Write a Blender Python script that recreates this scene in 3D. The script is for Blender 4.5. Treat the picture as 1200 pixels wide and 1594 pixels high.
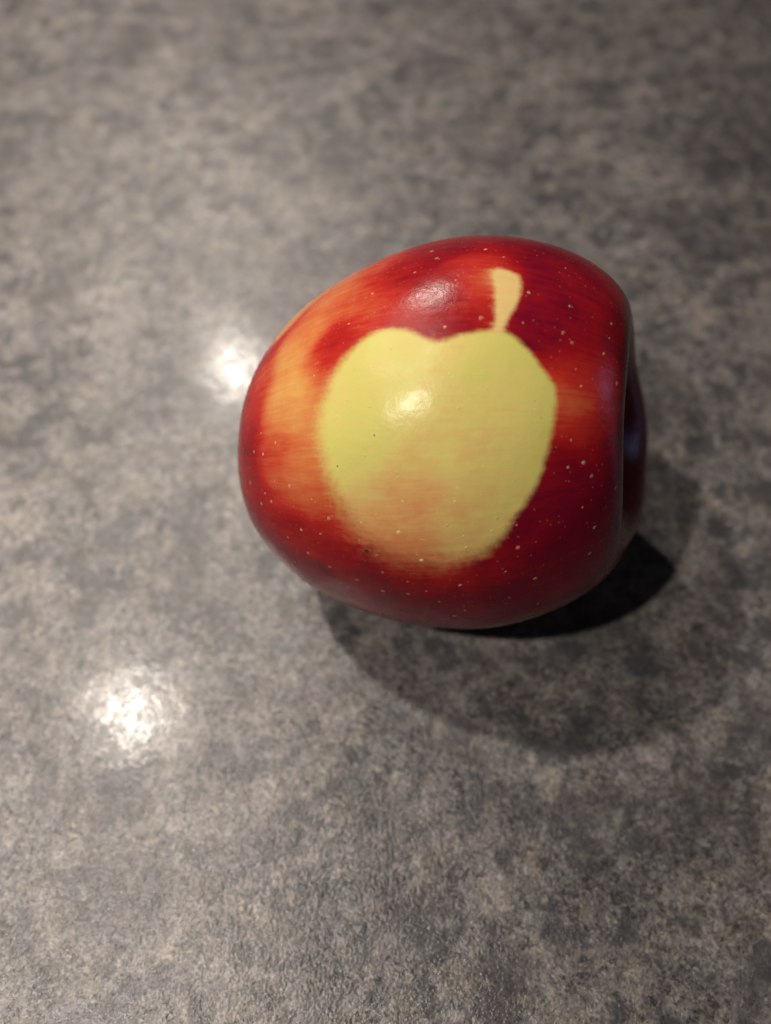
import bpy, math, random
import numpy as np
from mathutils import Vector, Matrix

for o in list(bpy.data.objects):
    bpy.data.objects.remove(o)
scene = bpy.context.scene
col = scene.collection

# ------------------------------------------------------------------ camera
PITCH = math.radians(60.0)
cam_data = bpy.data.cameras.new('camera')
cam = bpy.data.objects.new('camera', cam_data)
col.objects.link(cam)
cam.location = (-0.01221, -0.09471, 0.17251)
cam.rotation_euler = (math.pi / 2 - PITCH, 0, 0)
cam_data.sensor_fit = 'VERTICAL'
cam_data.sensor_height = 36.0
cam_data.lens = 36.0 * 1298.0 / 1594.0          # phone main camera, about 26 mm equivalent
cam_data.clip_start = 0.005
cam_data.clip_end = 50.0
cam_data.dof.use_dof = True
cam_data.dof.focus_distance = 0.1385
cam_data.dof.aperture_fstop = 7.6
scene.camera = cam

# ------------------------------------------------------------------ room light
world = bpy.data.worlds.new('World')
scene.world = world
world.use_nodes = True
bg = world.node_tree.nodes['Background']
bg.inputs['Color'].default_value = (1.0, 0.93, 0.86, 1)
bg.inputs['Strength'].default_value = 0.022

def lamp(name, loc, power, radius, color, size_y=None, target=(0, 0, 0)):
    d = bpy.data.lights.new(name, 'AREA')
    if size_y is None:
        d.shape = 'DISK'; d.size = radius * 2
    else:
        d.shape = 'RECTANGLE'; d.size = radius; d.size_y = size_y
    d.energy = power
    d.color = color
    o = bpy.data.objects.new(name, d)
    col.objects.link(o)
    o.location = loc
    o.rotation_euler = (Vector(target) - Vector(loc)).to_track_quat('-Z', 'Y').to_euler()
    return o

WARM = (1.0, 0.895, 0.79)
# three small warm lamps in a row over the left of the counter (under a hood or cabinet)
for nm, loc, watts, rad, aim in (('hood_lamp_far', (-0.155, 0.42, 0.45), 1.05, 0.0085, (-.15, .28, 0)),
                                 ('hood_lamp_middle', (-0.203, 0.09, 0.45), 0.88, 0.0100, (-.18, .10, 0)),
                                 ('hood_lamp_near', (-0.205, -0.165, 0.45), 0.84, 0.0080, (-.16, -.13, 0))):
    lo = lamp(nm, loc, watts, rad, WARM, target=aim)
    lo.data.spread = math.radians(105)
# dim evening window low on the right
lamp('window_light', (2.2, 0.20, 0.50), 1.7, 0.20, (0.45, 0.55, 1.0), 0.7, (0, 0, 0.04))

scene.view_settings.view_transform = 'Standard'
scene.view_settings.look = 'None'
scene.view_settings.exposure = 0.0
scene.view_settings.gamma = 1.0
scene.view_settings.use_curve_mapping = False
scene.render.engine = 'CYCLES'
scene.cycles.use_denoising = True
scene.cycles.max_bounces = 8

# ------------------------------------------------------------------ helpers
class NT:
    """Small node-graph helper."""
    def __init__(self, name):
        self.mat = bpy.data.materials.new(name)
        self.mat.use_nodes = True
        self.t = self.mat.node_tree
        self.bsdf = self.t.nodes['Principled BSDF']
        self.out = self.t.nodes['Material Output']
    def n(self, kind, **kw):
        nd = self.t.nodes.new(kind)
        for k, v in kw.items():
            setattr(nd, k, v)
        return nd
    def put(self, sock, v):
        if isinstance(v, bpy.types.NodeSocket):
            self.t.links.new(v, sock)
        else:
            sock.default_value = v
    def math(self, op, a, b=None, c=None, clamp=False):
        nd = self.n('ShaderNodeMath', operation=op, use_clamp=clamp)
        for i, v in enumerate((a, b, c)):
            if v is not None:
                self.put(nd.inputs[i], v)
        return nd.outputs[0]
    def attr(self, name, kind='Fac'):
        nd = self.n('ShaderNodeAttribute', attribute_name=name)
        return nd.outputs[kind]
    def noise(self, vec, scale, detail=2.0, rough=0.5, dist=0.0, ntype='FBM', norm=True):
        nd = self.n('ShaderNodeTexNoise', noise_type=ntype, normalize=norm)
        self.put(nd.inputs['Vector'], vec)
        nd.inputs['Scale'].default_value = scale
        nd.inputs['Detail'].default_value = detail
        nd.inputs['Roughness'].default_value = rough
        nd.inputs['Distortion'].default_value = dist
        return nd.outputs['Fac']
    def voronoi(self, vec, scale, feature='F1', rand=1.0):
        nd = self.n('ShaderNodeTexVoronoi', feature=feature)
        self.put(nd.inputs['Vector'], vec)
        nd.inputs['Scale'].default_value = scale
        nd.inputs['Randomness'].default_value = rand
        return nd.outputs
    def ramp(self, fac, stops, interp='LINEAR'):
        nd = self.n('ShaderNodeValToRGB')
        self.put(nd.inputs[0], fac)
        cr = nd.color_ramp
        cr.interpolation = interp
        while len(cr.elements) < len(stops):
            cr.elements.new(0.5)
        for e, (p, c) in zip(cr.elements, stops):
            e.position = p
            e.color = (c, c, c, 1) if isinstance(c, (int, float)) else (*c, 1)
        return nd.outputs['Color']
    def mix(self, fac, a, b, blend='MIX'):
        nd = self.n('ShaderNodeMix', data_type='RGBA', blend_type=blend)
        self.put(nd.inputs[0], fac)
        for s, v in ((nd.inputs[6], a), (nd.inputs[7], b)):
            self.put(s, (*v, 1) if isinstance(v, tuple) and len(v) == 3 else v)
        return nd.outputs[2]
    def smooth(self, v, lo, hi):
        nd = self.n('ShaderNodeMapRange', interpolation_type='SMOOTHSTEP')
        self.put(nd.inputs[0], v)
        self.put(nd.inputs[1], lo); self.put(nd.inputs[2], hi)
        return nd.outputs[0]
    def vmul(self, vec, xyz):
        nd = self.n('ShaderNodeVectorMath', operation='MULTIPLY')
        self.put(nd.inputs[0], vec); nd.inputs[1].default_value = xyz
        return nd.outputs[0]
    def bump(self, h, strength, dist, normal=None):
        nd = self.n('ShaderNodeBump')
        nd.inputs['Strength'].default_value = strength
        nd.inputs['Distance'].default_value = dist
        self.put(nd.inputs['Height'], h)
        if normal is not None:
            self.put(nd.inputs['Normal'], normal)
        return nd.outputs[0]

def mesh_obj(name, verts, faces, mat, parent=None, smooth=True):
    me = bpy.data.meshes.new(name)
    me.from_pydata(verts if isinstance(verts, list) else verts.tolist(), [], faces if isinstance(faces, list) else faces.tolist())
    me.update()
    if smooth:
        me.polygons.foreach_set('use_smooth', [True] * len(me.polygons))
    me.materials.append(mat)
    o = bpy.data.objects.new(name, me)
    col.objects.link(o)
    if parent is not None:
        o.parent = parent
    return o

# ------------------------------------------------------------------ countertop
def countertop_material():
    g = NT('speckled_grey_laminate')
    tc = g.n('ShaderNodeTexCoord').outputs['Object']
    # slight warp so that flecks are not round
    wn = g.n('ShaderNodeTexNoise'); g.put(wn.inputs['Vector'], tc); wn.inputs['Scale'].default_value = 90
    wv = g.n('ShaderNodeVectorMath', operation='MULTIPLY_ADD')
    g.put(wv.inputs[0], wn.outputs['Color']); wv.inputs[1].default_value = (.003, .003, .003); g.put(wv.inputs[2], tc)
    v = wv.outputs[0]
    big = g.noise(tc, 24, 3, .55)
    mid = g.noise(v, 100, 4, .6)
    fine = g.noise(v, 330, 4, .65)
    grain = g.noise(tc, 1150, 3, .65)
    def cells(vec, scale):
        sp = g.n('ShaderNodeSeparateColor')
        g.put(sp.inputs[0], g.voronoi(vec, scale)['Color'])
        return sp.outputs[0]
    w2 = g.n('ShaderNodeVectorMath', operation='MULTIPLY_ADD')
    n2 = g.n('ShaderNodeTexNoise'); g.put(n2.inputs['Vector'], tc); n2.inputs['Scale'].default_value = 700
    g.put(w2.inputs[0], n2.outputs['Color']); w2.inputs[1].default_value = (.0005, .0005, .0005); g.put(w2.inputs[2], v)
    chipA = cells(w2.outputs[0], 360)          # pressed chips, two to three millimetres
    chipB = cells(w2.outputs[0], 950)          # grit, about a millimetre
    chipC = cells(w2.outputs[0], 2300)         # fine grit
    s = g.math('MULTIPLY', big, 0.90)
    for f, w in ((mid, .80), (fine, .45), (grain, .40), (chipA, .20), (chipB, .42), (chipC, .50)):
        s = g.math('MULTIPLY_ADD', f, w, s)
    s = g.math('DIVIDE', s, 3.67)
    c = g.ramp(s, [(.37, (.025, .025, .026)), (.44, (.066, .063, .064)), (.50, (.106, .0995, .098)),
                   (.56, (.150, .140, .134)), (.63, (.235, .217, .203))])
    # drifting tints: greenish grey, mauve grey, beige
    hue = g.noise(v, 150, 3, .55)
    tint = g.ramp(hue, [(.36, (.82, .92, .90)), (.46, (1.0, .96, 1.04)), (.54, (1.02, .98, .98)), (.64, (1.10, 1.04, .90))])
    c = g.mix(.5, c, tint, 'MULTIPLY')
    # bluish dark blotches, about half a centimetre
    bl = g.smooth(g.noise(v, 125, 3, .62), .52, .63)
    c = g.mix(g.math('MULTIPLY', bl, .72), c, (.032, .034, .038))
    b2 = g.smooth(g.noise(v, 42, 4, .66), .51, .64)
    c = g.mix(g.math('MULTIPLY', b2, .62), c, (.040, .038, .043))
    lt = g.smooth(g.noise(v, 190, 3, .6), .58, .70)
    c = g.mix(g.math('MULTIPLY', lt, .45), c, (.20, .182, .165))
    # dark pits of the pressed grain
    pit = g.smooth(g.noise(tc, 900, 3, .65), .60, .70)
    c = g.mix(g.math('MULTIPLY', pit, .80), c, (.015, .014, .013))
    g.put(g.bsdf.inputs['Base Color'], c)
    g.put(g.bsdf.inputs['Roughness'], g.math('MULTIPLY_ADD', fine, .2, .22))
    g.bsdf.inputs['Specular IOR Level'].default_value = 0.42
    h1 = g.noise(tc, 330, 4, .68, .4)
    h2 = g.noise(tc, 1500, 2, .6)
    b = g.bump(h1, 0.50, 0.0006)
    b = g.bump(h2, 0.60, 0.0003, b)
    g.put(g.bsdf.inputs['Normal'], b)
    # satin clear top layer, worn glossier on the high grain, with tiny rounded beads that glitter
    worn = g.smooth(g.noise(v, 420, 3, .6), .44, .60)
    bead = g.smooth(g.noise(tc, 1250, 1, .5), .62, .78)
    g.put(g.bsdf.inputs['Coat Weight'], g.math('MULTIPLY_ADD', bead, .30, g.math('MULTIPLY_ADD', worn, .09, .075)))
    g.bsdf.inputs['Coat Roughness'].default_value = .14
    g.bsdf.inputs['Coat IOR'].default_value = 1.5
    cn = g.bump(h2, 0.06, 0.0002, g.bump(h1, 0.085, 0.0005))
    g.put(g.bsdf.inputs['Coat Normal'], g.bump(bead, 0.7, 0.00016, cn))
    return g.mat

def build_countertop():
    x0, x1, y0, y1, z0, z1, r = -1.0, 1.0, -.35, .75, -.04, 0.0, .004
    prof = [(y0, z0)] + [(y0 + r - r * math.cos(a), z1 - r + r * math.sin(a)) for a in [i * math.pi / 16 for i in range(9)]]
    prof += [(y1, z1), (y1, z0)]
    n = len(prof)
    vs = [(x0, y, z) for y, z in prof] + [(x1, y, z) for y, z in prof]
    fs = [(i, (i + 1) % n, n + (i + 1) % n, n + i) for i in range(n)]
    fs = [f[::-1] for f in fs]
    fs += [tuple(range(n)), tuple(range(2 * n - 1, n - 1, -1))]
    o = mesh_obj('countertop', vs, fs, countertop_material(), smooth=False)
    o['kind'] = 'structure'
    o['label'] = 'mottled grey stone-look laminate countertop under the apple'
    return o
build_countertop()

# ------------------------------------------------------------------ apple: shape
# R is the largest radius in metres; profile points are (radius, height on the core axis), stem end first
R = 0.0375
Q = {'az': 96.11391, 'el': 13.53181, 'cx': 696.58176, 'cy': 681.45936, 'dist': 0.16521, 'zs_pos': 0.98795, 'zs_neg': 1.04026, 'sh': -0.08916, 'tp': 0.06562, 'tp2': -0.00394, 'a2': 0.02957, 'p2': 3.65839, 'bx': 0.02473, 'bp': 1.45473, 'a5': -0.00276, 'p5': 0.51926, 'a3': 0.03021, 'p3': -0.34042, 'lz': 0.08276, 'lp': 2.99181, 'nz': 0.0727, 'np': 3.81076}
CENTRE_Z = 0.037684
AX = np.array([[-0.232654, 0.024921, 0.97224], [-0.106505, -0.994312, 0.0], [0.96671, -0.103549, 0.233985]])           # rows: two directions across the core, then the core axis (stem end to the right)
PROFILE = np.array([(0.0, .40), (.05, .45), (.15, .62), (.30, .77), (.45, .90), (.58, .915), (.73, .81), (.87, .60), (.97, .31), (1., .0),
                    (.965, -.30), (.86, -.58), (.68, -.80), (.47, -.93), (.30, -.965), (.17, -.91), (.07, -.80), (0, -.76)])

def profile_curve(P, t):
    m = len(P); t = np.clip(t, 0, 1) * (m - 1 - 1e-9)
    i = t.astype(int); f = (t - i)[:, None]
    g = lambda k: P[np.clip(k, 0, m - 1)]
    a, b, c, d = g(i - 1).copy(), g(i), g(i + 1), g(i + 2).copy()
    a[i == 0] = P[1] * [-1, 1]; d[i == m - 2] = P[-2] * [-1, 1]
    return .5 * (2 * b + (c - a) * f + (2 * a - 5 * b + 4 * c - d) * f ** 2 + (3 * b - a - 3 * c + d) * f ** 3)

def apple_points(t, ph):
    """surface points for matching 1-D arrays t (0 stem pit .. 1 calyx pit) and ph (angle round the core); metres, core frame"""
    P = PROFILE.copy()
    P[:, 1] *= np.where(P[:, 1] > 0, Q['zs_pos'], Q['zs_neg'])
    P[:, 0] *= 1 + Q['tp'] * P[:, 1] + Q['tp2'] * P[:, 1] ** 2
    C = profile_curve(P, t); rho, z = C[:, 0], C[:, 1]
    rim = np.exp(-((z - .85) / .45) ** 2); low = np.exp(-((z + .9) / .4) ** 2)
    c5 = np.cos(5 * (ph - Q['p5']))
    r = rho * (1 + Q['a2'] * np.cos(2 * (ph - Q['p2'])) + Q['a3'] * np.cos(3 * (ph - Q['p3'])) * (.4 + z) + Q['a5'] * c5 * (rim + 1.2 * low))
    r = r * (1 + .0035 * np.sin(3 * ph + 4 * z + 1) + .0025 * np.sin(7 * ph - 5 * z) + .0018 * np.sin(11 * ph + 9 * z + 2))   # slight lumps
    zz = z + Q['sh'] * r * np.cos(ph - Q['bp']) + Q['a5'] * 1.2 * c5 * np.exp(-((rho - .5) / .25) ** 2) * np.sign(z)
    for A, B in (('lz', 'lp'), ('nz', 'np')):          # uneven shoulders round the stem pit
        dph = (ph - Q[B] + math.pi) % (2 * math.pi) - math.pi
        zz = zz + Q[A] * np.exp(-(dph / .55) ** 2) * np.exp(-((rho - .6) / .3) ** 2) * (z > 0) / (1 + np.exp(-(z - .35) / .06))
    b = Q['bx'] * z ** 2
    return np.stack([r * np.cos(ph) + b * np.cos(Q['bp'] + 1.3), r * np.sin(ph) + b * np.sin(Q['bp'] + 1.3), zz], -1) * R

def to_world(p):
    return p @ AX + np.array([0, 0, CENTRE_Z])

_t, _p = [x.ravel() for x in np.meshgrid(np.linspace(0, 1, 240), np.linspace(0, 2 * math.pi, 360), indexing='ij')]
CENTRE_Z -= to_world(apple_points(_t, _p))[:, 2].min()          # rest it on the counter

def normals_at(t, ph):
    e = 1e-3
    du = apple_points(np.clip(t + e, 0, 1), ph) - apple_points(np.clip(t - e, 0, 1), ph)
    dv = apple_points(t, ph + e) - apple_points(t, ph - e)
    n = np.cross(du, dv)
    n /= np.linalg.norm(n, axis=1)[:, None] + 1e-12
    return n

# ------------------------------------------------------------------ apple: colouring of the skin
# pale unripened mark, outline as (angle round the core, mm along the core)
def rounded(P, n=2):                       # corner cutting, the outline has no sharp corners
    P = np.array(P); base = P[0, 0]
    P[:, 0] = (P[:, 0] - base + math.pi) % (2 * math.pi) - math.pi + base
    for _ in range(n):
        N = np.roll(P, -1, 0)
        P = np.stack([.75 * P + .25 * N, .25 * P + .75 * N], 1).reshape(-1, 2)
    return P
MARK = rounded([[0.1661, -0.654], [0.175, 0.727], [0.1975, 2.63], [0.2244, 3.953], [0.2379, 5.596], [0.2289, 7.022], [0.2064, 9.031], [0.193, 11.258], [0.184, 13.214], [0.175, 14.895], [0.193, 16.469], [0.2244, 17.963], [0.2738, 19.592], [0.3276, 20.87], [0.3725, 22.106], [0.4084, 22.892], [0.4488, 22.794], [0.5116, 22.646], [0.5834, 22.269], [0.6552, 21.677], [0.7271, 21.086], [0.7989, 20.268], [0.8707, 19.207], [0.938, 17.614], [0.9784, 16.252], [1.0233, 15.386], [1.0771, 14.226], [1.113, 12.52], [1.1489, 10.803], [1.1669, 8.561], [1.1803, 6.063], [1.1848, 2.696], [1.1759, -0.117], [1.1534, -2.913], [1.113, -5.417], [1.0681, -7.359], [1.0188, -9.004], [0.9559, -10.331], [0.8931, -11.355], [0.8213, -12.341], [0.7495, -13.026], [0.6822, -13.7], [0.6104, -14.075], [0.543, -14.179], [0.4757, -13.731], [0.4084, -13.003], [0.3501, -12.012], [0.2917, -10.727], [0.2379, -8.869], [0.1975, -7.031], [0.1661, -4.923], [0.1571, -2.891]])
MARK_STEM = rounded([[0.193, 13.738], [0.1661, 13.823], [0.1346, 14.199], [0.0898, 14.069], [0.0314, 13.985], [6.2652, 13.875], [6.2204, 13.475], [6.1844, 13.048], [6.153, 13.154], [6.1306, 13.777], [6.1261, 14.888], [6.1441, 16.464], [6.162, 17.479], [6.2114, 17.849], [6.2787, 17.63], [0.0494, 17.19], [0.0942, 16.51], [0.1346, 15.841], [0.1885, 15.4]], 1)
# redness of the skin at places in the core frame: x, y, z in mm, 0 yellow .. 1 deep red
RED = np.array([[26.06, -9.36, -25.68, 0.25], [26.64, -10.97, -23.96, 0.3], [28.01, -14.14, -19.36, 0.4], [30.67, -14.44, -14.0, 0.45], [33.68, -13.51, -7.15, 0.6], [34.86, -4.05, -13.59, 0.45], [33.93, 1.76, -17.67, 0.4], [32.29, 5.7, -20.91, 0.32], [31.1, 10.14, -21.79, 0.3], [32.27, 11.43, -18.77, 0.25], [29.25, 14.01, -22.86, 0.4], [31.27, 15.89, -17.24, 0.3], [28.27, 7.53, -26.73, 0.6], [25.64, 10.8, -28.9, 0.75], [22.19, 16.52, -29.78, 0.85], [15.84, 20.41, -32.07, 0.85], [25.49, 19.05, -24.48, 0.6], [25.4, 21.69, -21.72, 0.5], [28.32, 21.5, -16.33, 0.4], [24.82, 23.97, -19.26, 0.45], [25.83, 24.84, -15.5, 0.45], [23.39, 26.94, -15.94, 0.5], [21.22, 25.34, -22.53, 0.65], [17.44, 24.24, -27.68, 0.8], [20.84, 29.12, -15.28, 0.6], [16.16, 28.7, -22.53, 0.8], [16.23, 31.41, -16.26, 0.8], [14.29, 32.84, -14.44, 0.8], [12.72, 34.45, -10.33, 0.85], [19.84, 31.04, -10.96, 0.7], [35.8, 6.87, -11.8, 0.75], [36.49, 6.31, -9.51, 0.75], [35.01, 8.71, -13.34, 0.65], [34.06, 11.82, -13.87, 0.5], [32.9, 14.85, -14.13, 0.45], [37.21, 3.19, -7.53, 0.6], [35.99, -2.73, -10.96, 0.55], [37.96, 3.07, -3.21, 0.65], [37.01, -3.99, -6.32, 0.65], [37.4, -5.92, -2.12, 0.8], [35.62, -12.11, -0.98, 0.85], [36.21, -11.94, 5.78, 0.9], [38.38, -2.23, 6.87, 0.85], [38.39, 3.12, 5.27, 0.85], [38.16, 5.0, 1.16, 0.75], [37.74, 5.49, 9.23, 0.85], [37.8, 3.1, 11.08, 0.8], [37.86, -2.01, 11.8, 0.55], [37.78, -5.27, 10.19, 0.65], [37.54, -4.37, 12.56, 0.5], [37.63, 0.55, 12.94, 0.6], [36.73, -8.02, 13.44, 0.8], [34.77, -10.08, 18.53, 0.95], [30.77, -13.49, 24.41, 0.95], [35.27, -2.13, 20.62, 0.95], [33.77, 5.99, 21.54, 0.97], [35.37, 4.43, 18.79, 0.95], [31.55, 9.27, 23.45, 0.85], [29.84, 11.67, 24.27, 0.6], [28.35, 13.71, 24.7, 0.45], [27.33, 13.57, 26.03, 0.5], [26.2, 15.17, 26.08, 0.6], [25.64, 17.23, 24.99, 0.65], [26.24, 10.56, 29.03, 0.8], [23.34, 13.4, 29.82, 0.75], [29.2, 10.12, 26.15, 0.8], [23.21, 17.93, 26.9, 0.85], [22.3, 22.09, 23.83, 0.93], [16.38, 25.48, 25.49, 1], [12.08, 25.35, 28.34, 1], [17.51, 28.25, 20.63, 0.95], [14.59, 32.28, 15.51, 0.95], [12.29, 34.55, 11.29, 0.9], [10.95, 36.04, 4.88, 0.85], [11.19, 36.11, 0.66, 0.85], [8.93, 36.15, -6.41, 0.9], [12.43, 35.53, -3.54, 0.75], [13.09, 35.45, 2.95, 0.7], [10.14, 35.56, -8.39, 0.9], [3.85, 37.46, 3.71, 0.95], [3.0, 37.04, -5.57, 0.95], [5.55, 33.25, -19.34, 0.92], [8.27, 28.09, -27.93, 0.9], [2.87, 35.86, 14.26, 1], [8.9, 29.48, 25.22, 1], [27.85, -1.16, 31.17, 0.9], [17.17, 16.44, 31.66, 0.95], [7.84, 22.99, 31.44, 1]])
# tan blush inside the mark
BLUSH = np.array([[25.86, 27.78, -3.28, 0.6], [27.99, 25.82, 1.11, 0.45], [23.22, 29.67, -5.99, 0.7], [22.45, 30.62, 0.18, 0.7], [22.84, 29.82, 6.41, 0.45], [29.39, 23.5, 7.17, 0.25], [26.86, 24.51, 12.58, 0.3], [31.39, 20.4, 9.07, 0.2], [31.09, 18.18, 14.72, 0.3], [16.26, 34.19, 1.34, 0.8], [17.39, 33.39, -4.83, 0.8], [17.42, 32.61, 9.77, 0.35], [20.11, 29.63, 14.1, 0.25], [24.98, 24.62, 16.34, 0.2], [29.54, 17.21, 19.43, 0.05], [34.42, 13.2, 13.22, 0.05], [36.67, 11.56, 1.44, 0.1], [33.26, 18.48, -4.52, 0.05], [34.61, 14.09, -9.03, 0.1], [32.58, 17.39, -11.29, 0.15], [29.12, 23.89, -7.26, 0.05], [25.39, 27.32, -9.25, 0.1], [29.98, 23.26, -4.91, 0.0], [37.02, 9.88, 6.36, 0.25], [37.52, 8.21, -0.53, 0.1], [15.7, 33.93, 7.49, 0.5], [20.08, 31.37, -8.7, 0.6]])
# pale lenticel dots (t, angle), and a few dark pin spots
LENTICELS = [[0.51216, 6.0274], [0.52647, 6.1216], [0.57368, 0.0853], [0.59943, 0.3097], [0.52074, 5.9286], [0.55937, 6.2114], [0.48927, 6.2114], [0.46352, 0.1257], [0.4907, 0.1705], [0.45494, 6.0408], [0.4721, 5.9825], [0.40057, 6.0049], [0.42918, 6.2518], [0.39056, 6.2697], [0.43062, 0.1302], [0.39485, 0.1391], [0.38484, 0.175], [0.33619, 6.2428], [0.33763, 0.0628], [0.37911, 0.3052], [0.37196, 0.386], [0.34478, 0.175], [0.31617, 0.3142], [0.38054, 0.6552], [0.5093, 6.0408], [0.66094, 0.5386], [0.63805, 0.6014], [0.65665, 0.6552], [0.67382, 0.6373], [0.6867, 0.8348], [0.64092, 0.7989], [0.62232, 0.8168], [0.65808, 0.8752], [0.6495, 0.9155], [0.59943, 0.8752], [0.58512, 0.9649], [0.6166, 1.0502], [0.59657, 1.0547], [0.63662, 1.1265], [0.55937, 1.0681], [0.54649, 1.1444], [0.52504, 1.0188], [0.54506, 1.2477], [0.59657, 1.2701], [0.57225, 1.3284], [0.59227, 1.3958], [0.58512, 1.4182], [0.55079, 1.3958], [0.5279, 1.3958], [0.51073, 1.3643], [0.50215, 1.4451], [0.52504, 1.3015], [0.5093, 1.1669], [0.6681, 0.9515], [0.6166, 1.2028], [0.5422, 0.938], [0.38054, 0.6597], [0.36624, 0.7764], [0.3834, 0.7899], [0.35479, 0.8617], [0.36624, 1.0233], [0.3505, 1.1848], [0.31044, 0.9963], [0.35765, 1.3599], [0.43062, 1.0367], [0.43062, 1.1534], [0.44206, 1.2746], [0.41774, 1.3688], [0.48069, 1.324], [0.44206, 1.4676], [0.50215, 1.4451], [0.49356, 1.5932], [0.48212, 1.5304], [0.41917, 1.6067], [0.47067, 1.113], [0.45064, 1.0457], [0.48498, 0.9963]]
DARK_SPOTS = [[0.55508, 1.122], [0.54077, 0.6014], [0.57225, 0.7226]]

# a dull patch where the wax bloom is rubbed, mm in the core frame
DULL = [37.33, 9.23, 0.51]

def wrap(a):
    return (a - 0.6 + math.pi) % (2 * math.pi) - math.pi
def flat(ph, zmm):
    return np.stack([wrap(ph) * 36.0, zmm], -1)

def sdf(P, poly):
    """signed distance (negative inside) of points P (n,2) to a closed polygon"""
    d = np.full(len(P), 1e9); inside = np.zeros(len(P), bool)
    for a, b in zip(poly, np.roll(poly, -1, 0)):
        ab = b - a; ap = P - a
        h = np.clip((ap @ ab) / (ab @ ab + 1e-12), 0, 1)
        d = np.minimum(d, np.linalg.norm(ap - h[:, None] * ab, axis=1))
        cr = (a[1] > P[:, 1]) != (b[1] > P[:, 1])
        with np.errstate(divide='ignore', invalid='ignore'):
            xi = (b[0] - a[0]) * (P[:, 1] - a[1]) / (b[1] - a[1]) + a[0]
        inside ^= cr & (P[:, 0] < xi)
    return np.where(inside, -d, d)

def spread(P, S, sigma, default, base):
    """soft interpolation of samples S (x,y,z,value) over points P (mm)"""
    num = np.full(len(P), default * base); den = np.full(len(P), base)
    for s in S:
        w = np.exp(-((P - s[:3]) ** 2).sum(1) / (2 * sigma ** 2))
        num += w * s[3]; den += w
    return num / den

NTT, NPH = 420, 720
def apple_fields(t, ph):
    loc = apple_points(t, ph) * 1000
    fl = flat(ph, loc[:, 2])
    a = sdf(fl, flat(MARK[:, 0], MARK[:, 1]))
    b = sdf(fl, flat(MARK_STEM[:, 0], MARK_STEM[:, 1]))
    red = spread(loc, RED, 2.5, .88, .02)
    blush = spread(loc, BLUSH, 3.0, .3, .002)
    # where the edge of the mark is feathered: towards the calyx end and along its lower edge
    c = fl.mean(0) if False else flat(MARK[:, 0], MARK[:, 1]).mean(0)
    down = (fl[:, 0] - c[0]) / 14.0; left = -(fl[:, 1] - c[1]) / 15.0
    soft = .68 + 2.6 * np.clip(down - .45, 0, 1) * np.clip(1 + left * 1.2, .1, 1) + 1.5 * np.clip(left - .35 + .25 * down, 0, 1)
    soft_b = .55 + 1.1 * np.clip(-(fl[:, 1] - 14.2) / 2.6, 0, 1) + .35 * np.clip((-8.5 - fl[:, 0] * .4 ) / 6, 0, 1)
    return loc, a, b, red, blush, soft, soft_b

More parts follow.
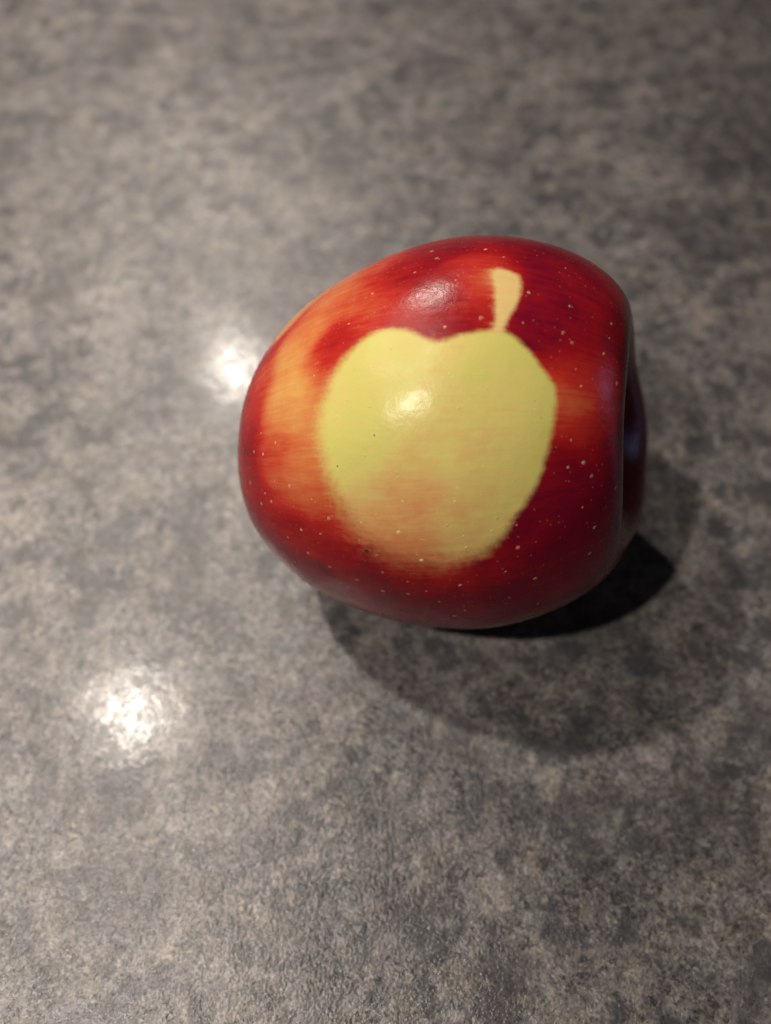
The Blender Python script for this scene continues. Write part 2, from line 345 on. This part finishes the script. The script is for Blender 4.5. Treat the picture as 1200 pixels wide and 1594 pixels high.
SKIN_RAMP = [(.50, .36, .095), (.485, .24, .070), (.43, .105, .038), (.355, .020, .014), (.235, .0055, .0085), (.120, .0024, .0125)]
def skin_material():
    g = NT('apple_skin')
    core = g.attr('core_coord', 'Vector')      # cos, sin of the angle round the core, and distance along it
    pos = g.attr('core_mm', 'Vector')
    # streaks along the core, from stem to calyx
    st1 = g.noise(g.vmul(core, (9, 9, 2.5)), 1.0, 4, .62, .3)
    st2 = g.noise(g.vmul(core, (42, 42, 5.0)), 1.0, 3, .6, .2)
    st3 = g.noise(g.vmul(core, (120, 120, 11.0)), 1.0, 2, .6)
    blot = g.noise(pos, .22, 4, .6)
    red = g.attr('redness')
    k = g.math('MULTIPLY_ADD', g.math('SUBTRACT', st1, .5), .20, red)
    k = g.math('MULTIPLY_ADD', g.math('SUBTRACT', st2, .5), .15, k)
    k = g.math('MULTIPLY_ADD', g.math('SUBTRACT', st3, .5), .11, k)
    k = g.math('MULTIPLY_ADD', g.math('SUBTRACT', blot, .5), .22, k)
    skin = g.ramp(k, list(zip((.05, .28, .48, .66, .82, .97), SKIN_RAMP)))
    # the pale mark
    mb = g.attr('mark_blush')
    m = g.math('MULTIPLY_ADD', g.math('SUBTRACT', st2, .5), .34, mb)
    m = g.math('MULTIPLY_ADD', g.math('SUBTRACT', blot, .5), .55, m)
    m = g.math('MULTIPLY_ADD', g.math('SUBTRACT', st3, .5), .16, m)
    pale = g.ramp(m, [(0.0, (.46, .435, .118)), (.2, (.50, .425, .132)), (.5, (.50, .315, .115)), (.8, (.48, .19, .075))])
    edge = g.math('SUBTRACT', g.noise(pos, .9, 3, .6), .5)
    edge2 = g.math('SUBTRACT', st2, .5)
    def mask(name, softname, amp):
        d = g.attr(name); s = g.attr(softname)
        d = g.math('MULTIPLY_ADD', edge, g.math('MULTIPLY_ADD', s, 1.0, .0), d)
        d = g.math('MULTIPLY_ADD', edge2, g.math('MULTIPLY', s, amp), d)
        return g.smooth(d, s, g.math('MULTIPLY', s, -1.0))
    m1 = mask('mark_mm', 'mark_soft', .7)
    m2 = mask('mark_stem_mm', 'stem_soft', 1.0)
    c = g.mix(m1, skin, pale)
    stemc = g.ramp(g.math('MULTIPLY_ADD', g.math('SUBTRACT', st2, .5), 1.2, .45), [(.1, (.53, .43, .17)), (.9, (.55, .35, .14))])
    c = g.mix(g.math('MULTIPLY', m2, .95), c, stemc)
    # dark maroon inside the stem pit
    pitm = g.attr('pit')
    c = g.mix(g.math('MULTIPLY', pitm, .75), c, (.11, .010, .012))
    # faint freckling of the skin
    fr = g.voronoi(pos, .75)
    c = g.mix(g.math('MULTIPLY', g.smooth(fr['Distance'], .16, .05), .16), c, (.66, .42, .18))
    g.put(g.bsdf.inputs['Base Color'], c)
    g.put(g.bsdf.inputs['Roughness'], g.math('MULTIPLY_ADD', g.math('MAXIMUM', g.attr('dull'), pitm), .32, g.math('MULTIPLY_ADD', g.noise(pos, .5, 3, .6), .16, .17)))
    g.bsdf.inputs['Specular IOR Level'].default_value = .22
    wax = g.noise(pos, 2.6, 3, .6)
    dim = g.noise(pos, .35, 2, .5)
    b = g.bump(dim, .15, .0006)
    b = g.bump(wax, .26, .00010, b)
    g.put(g.bsdf.inputs['Normal'], b)
    return g.mat

def set_fields(me, t, ph, fields):
    loc, a, b, red, blush, soft, soft_b = fields
    for nm, arr in (('mark_mm', a), ('mark_stem_mm', b), ('redness', red), ('mark_blush', blush), ('mark_soft', soft), ('stem_soft', soft_b),
                    ('dull', np.exp(-((loc - np.array(DULL)) ** 2).sum(1) / (2 * 3.6 ** 2)))):
        at = me.attributes.new(nm, 'FLOAT', 'POINT')
        at.data.foreach_set('value', arr.astype(np.float32))
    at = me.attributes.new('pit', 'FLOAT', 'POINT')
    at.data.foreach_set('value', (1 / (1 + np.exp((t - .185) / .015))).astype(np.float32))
    cc = np.stack([np.cos(ph), np.sin(ph), loc[:, 2] / 37.5], -1)
    for nm, arr in (('core_coord', cc), ('core_mm', loc)):
        at = me.attributes.new(nm, 'FLOAT_VECTOR', 'POINT')
        at.data.foreach_set('vector', arr.astype(np.float32).ravel())

def build_apple():
    root = bpy.data.objects.new('apple', None)
    col.objects.link(root)
    root.empty_display_size = .01
    root['label'] = 'shiny red apple lying on its side with a pale yellow apple-shaped mark'
    root['category'] = 'apple'
    skin_mat = skin_material()

    # --- skin: one closed surface
    tt = np.linspace(0, 1, NTT)[1:-1]
    pp = np.linspace(0, 2 * math.pi, NPH, endpoint=False)
    T, PH = [x.ravel() for x in np.meshgrid(tt, pp, indexing='ij')]
    T = np.concatenate([[0.0], T, [1.0]]); PH = np.concatenate([[0.0], PH, [0.0]])
    pts = to_world(apple_points(T, PH))
    nr = len(tt)
    I, J = [x.ravel() for x in np.meshgrid(np.arange(nr - 1), np.arange(NPH), indexing='ij')]
    J2 = (J + 1) % NPH
    q = np.stack([1 + I * NPH + J, 1 + (I + 1) * NPH + J, 1 + (I + 1) * NPH + J2, 1 + I * NPH + J2], -1)
    faces = q.tolist()
    last = len(pts) - 1
    for j in range(NPH):
        faces.append([0, 1 + j, 1 + (j + 1) % NPH])
        faces.append([last, 1 + (nr - 1) * NPH + (j + 1) % NPH, 1 + (nr - 1) * NPH + j])
    skin = mesh_obj('skin', pts, faces, skin_mat, root)
    fields = apple_fields(T, PH)
    set_fields(skin.data, T, PH, fields)

    # --- the pale mark: a film on the skin, continuous with it
    nrm = normals_at(T, PH) @ AX
    ctr = np.array([0, 0, CENTRE_Z])
    if ((pts - ctr) * nrm).sum(1).mean() < 0:
        nrm = -nrm
    wrapd = np.abs(wrap(PH))
    def film(name, dist, lim, lift, parent, label=None):
        keep = (dist < lim) & (wrapd < 1.2)
        fsel = q[keep[q].all(1)]
        lab = np.arange(len(pts))                      # keep the largest connected piece only
        while True:
            m = lab[fsel].min(1); new = lab.copy()
            for k in range(4):
                np.minimum.at(new, fsel[:, k], m)
            if (new == lab).all():
                break
            lab = new
        ids, cnt = np.unique(lab[fsel[:, 0]], return_counts=True)
        fsel = fsel[lab[fsel[:, 0]] == ids[cnt.argmax()]]
        used = np.unique(fsel)
        remap = np.full(len(pts), -1); remap[used] = np.arange(len(used))
        o = mesh_obj(name, pts[used] + nrm[used] * lift, remap[fsel], skin_mat, parent)
        set_fields(o.data, T[used], PH[used], [f[used] for f in fields])
        if label:
            o['label'] = label
        return o
    mk = film('apple_shaped_mark', fields[1], .25, .00002, root, 'pale yellow-green mark shaped like an apple')
    film('stem_mark', fields[2], .2, .00003, mk, 'pale yellow mark shaped like a stem')

    # --- lenticels
    g = NT('lenticel_pale')
    g.put(g.bsdf.inputs['Base Color'], g.attr('dot_colour', 'Color')); g.bsdf.inputs['Roughness'].default_value = .4
    g.bsdf.inputs['Specular IOR Level'].default_value = .25
    rnd = random.Random(4)
    spots = [(t, a, 1.0) for t, a in LENTICELS]
    ct = np.array([rnd.uniform(.40, .66) for _ in range(400)]); ca_ = np.array([rnd.uniform(.0, 1.25) for _ in range(400)])
    inside = np.where(apple_fields(ct, ca_)[1] < -1.2)[0][:46]
    spots += [(float(ct[k]), float(ca_[k]), rnd.uniform(.45, .8)) for k in inside]     # faint pores inside the mark
    while len(spots) < 440:                        # the sides turned away
        z = rnd.random(); a = rnd.uniform(1.9, 5.6)
        spots.append((.28 + .55 * z ** .8, a, rnd.uniform(.6, 1.0)))
    ta = np.array([q_[0] for q_ in spots]); aa = np.array([q_[1] for q_ in spots])
    f_ = apple_fields(ta, aa)
    ramp_k = [.05, .28, .48, .66, .82, .97]
    ramp_c = np.array(SKIN_RAMP)
    base = np.stack([np.interp(f_[3], ramp_k, ramp_c[:, ch]) for ch in range(3)], -1)
    base[f_[1] < 0] = (.47, .41, .13)
    vs, fs, cols = [], [], []
    for q_, (t, a, s) in enumerate(spots):
        pale = np.array([.62, .40, .24]) if f_[1][q_] > 0 else (np.array([.58, .56, .24]) if rnd.random() < .45 else np.array([.36, .38, .07]))
        mixf = rnd.uniform(.2, .75)
        cc = base[q_] * (1 - mixf) + pale * mixf
        ce = base[q_] * .75 + pale * .25
        cols += [cc] + [cc * .6 + ce * .4] * 8 + [ce] * 8
        rad = .00036 * s * rnd.choice((.55, .7, .8, 1.0, 1.15))
        p = to_world(apple_points(np.array([t]), np.array([a])))[0]
        n = normals_at(np.array([t]), np.array([a]))[0] @ AX
        if n @ (p - ctr) < 0: n = -n
        n = Vector(n); u = n.orthogonal().normalized(); w = n.cross(u)
        b0 = len(vs); ro = rnd.random() * 6
        vs.append(tuple(Vector(p) + n * (.00006)))
        for ring, (rr, hh) in enumerate(((.6, .00005), (1.0, .00001))):
            for k in range(8):
                an = k * math.pi / 4 + ro
                r2 = rad * rr * rnd.uniform(.75, 1.2)
                vs.append(tuple(Vector(p) + (u * math.cos(an) + w * math.sin(an) * .85) * r2 + n * hh))
        for k in range(8):
            k2 = (k + 1) % 8
            fs.append((b0, b0 + 1 + k, b0 + 1 + k2))
            fs.append((b0 + 1 + k, b0 + 9 + k, b0 + 9 + k2, b0 + 1 + k2))
    le = mesh_obj('lenticels', vs, fs, g.mat, root)
    le['kind'] = 'stuff'
    ca = le.data.color_attributes.new('dot_colour', 'FLOAT_COLOR', 'POINT')
    ca.data.foreach_set('color', np.concatenate([np.array(cols), np.ones((len(cols), 1))], 1).astype(np.float32).ravel())
    # --- dark pin spots
    g = NT('brown_pin_spot')
    g.put(g.bsdf.inputs['Base Color'], (.05, .012, .008, 1)); g.bsdf.inputs['Roughness'].default_value = .6
    for k, (t, a) in enumerate(DARK_SPOTS):
        p = Vector(to_world(apple_points(np.array([t]), np.array([a])))[0])
        n = normals_at(np.array([t]), np.array([a]))[0] @ AX
        n = Vector(n if n @ (np.array(p) - ctr) > 0 else -n); u = n.orthogonal().normalized(); w = n.cross(u)
        rad = (.00040, .00014, .00014)[k]
        vs = [tuple(p + n * .00007)] + [tuple(p + (u * math.cos(i * math.pi / 5) + w * math.sin(i * math.pi / 5)) * rad * rnd.uniform(.7, 1.2) + n * .00003) for i in range(10)]
        mesh_obj('pin_spot', vs, [(0, 1 + i, 1 + (i + 1) % 10) for i in range(10)], g.mat, root)

    # --- stem, short, down in the pit
    g = NT('stem_wood')
    tc = g.n('ShaderNodeTexCoord').outputs['Object']
    g.put(g.bsdf.inputs['Base Color'], g.ramp(g.noise(tc, 900, 3, .6), [(.3, (.06, .035, .015)), (.7, (.19, .12, .05))]))
    g.bsdf.inputs['Roughness'].default_value = .7
    pit = apple_points(np.array([0.0]), np.array([0.0]))[0]
    vs, fs = [], []
    for i in range(9):
        f = i / 8
        c = pit + np.array([.0018 * f * f, .0012 * f, -.001 + .0155 * f])
        rr = .0013 + .0005 * (1 - f) ** 3 + .0008 * max(0, f - .75) / .25
        for k in range(12):
            an = k * math.pi / 6
            vs.append(tuple(to_world(c + rr * np.array([math.cos(an), math.sin(an), 0]))))
    for i in range(8):
        for k in range(12):
            fs.append((i * 12 + k, i * 12 + (k + 1) % 12, i * 12 + 12 + (k + 1) % 12, i * 12 + 12 + k))
    fs.append(tuple(range(96, 108)))
    mesh_obj('stem', vs, fs, g.mat, root)
    # --- dried sepals of the calyx
    pit = apple_points(np.array([1.0]), np.array([0.0]))[0]
    for s in range(5):
        a0 = s * 2 * math.pi / 5
        vs, fs = [], []
        for i in range(5):
            f = i / 4; wd = .0022 * (1 - f) + .0002
            c = np.array([math.cos(a0), math.sin(a0), 0]) * (.0008 + .0022 * f) + np.array([0, 0, .0002 - .004 * f + .002 * f * f])
            sd = np.array([-math.sin(a0), math.cos(a0), 0]) * wd / 2
            nn = np.array([math.cos(a0), math.sin(a0), .3]) * .0002
            for q4 in (c + sd + nn, c - sd + nn, c - sd - nn, c + sd - nn):
                vs.append(tuple(to_world(pit + q4)))
        for i in range(4):
            for k in range(4):
                fs.append((i * 4 + k, i * 4 + (k + 1) % 4, i * 4 + 4 + (k + 1) % 4, i * 4 + 4 + k))
        fs += [(0, 1, 2, 3), (16, 17, 18, 19)]
        mesh_obj('sepal', vs, fs, g.mat, root)
    return root
build_apple()
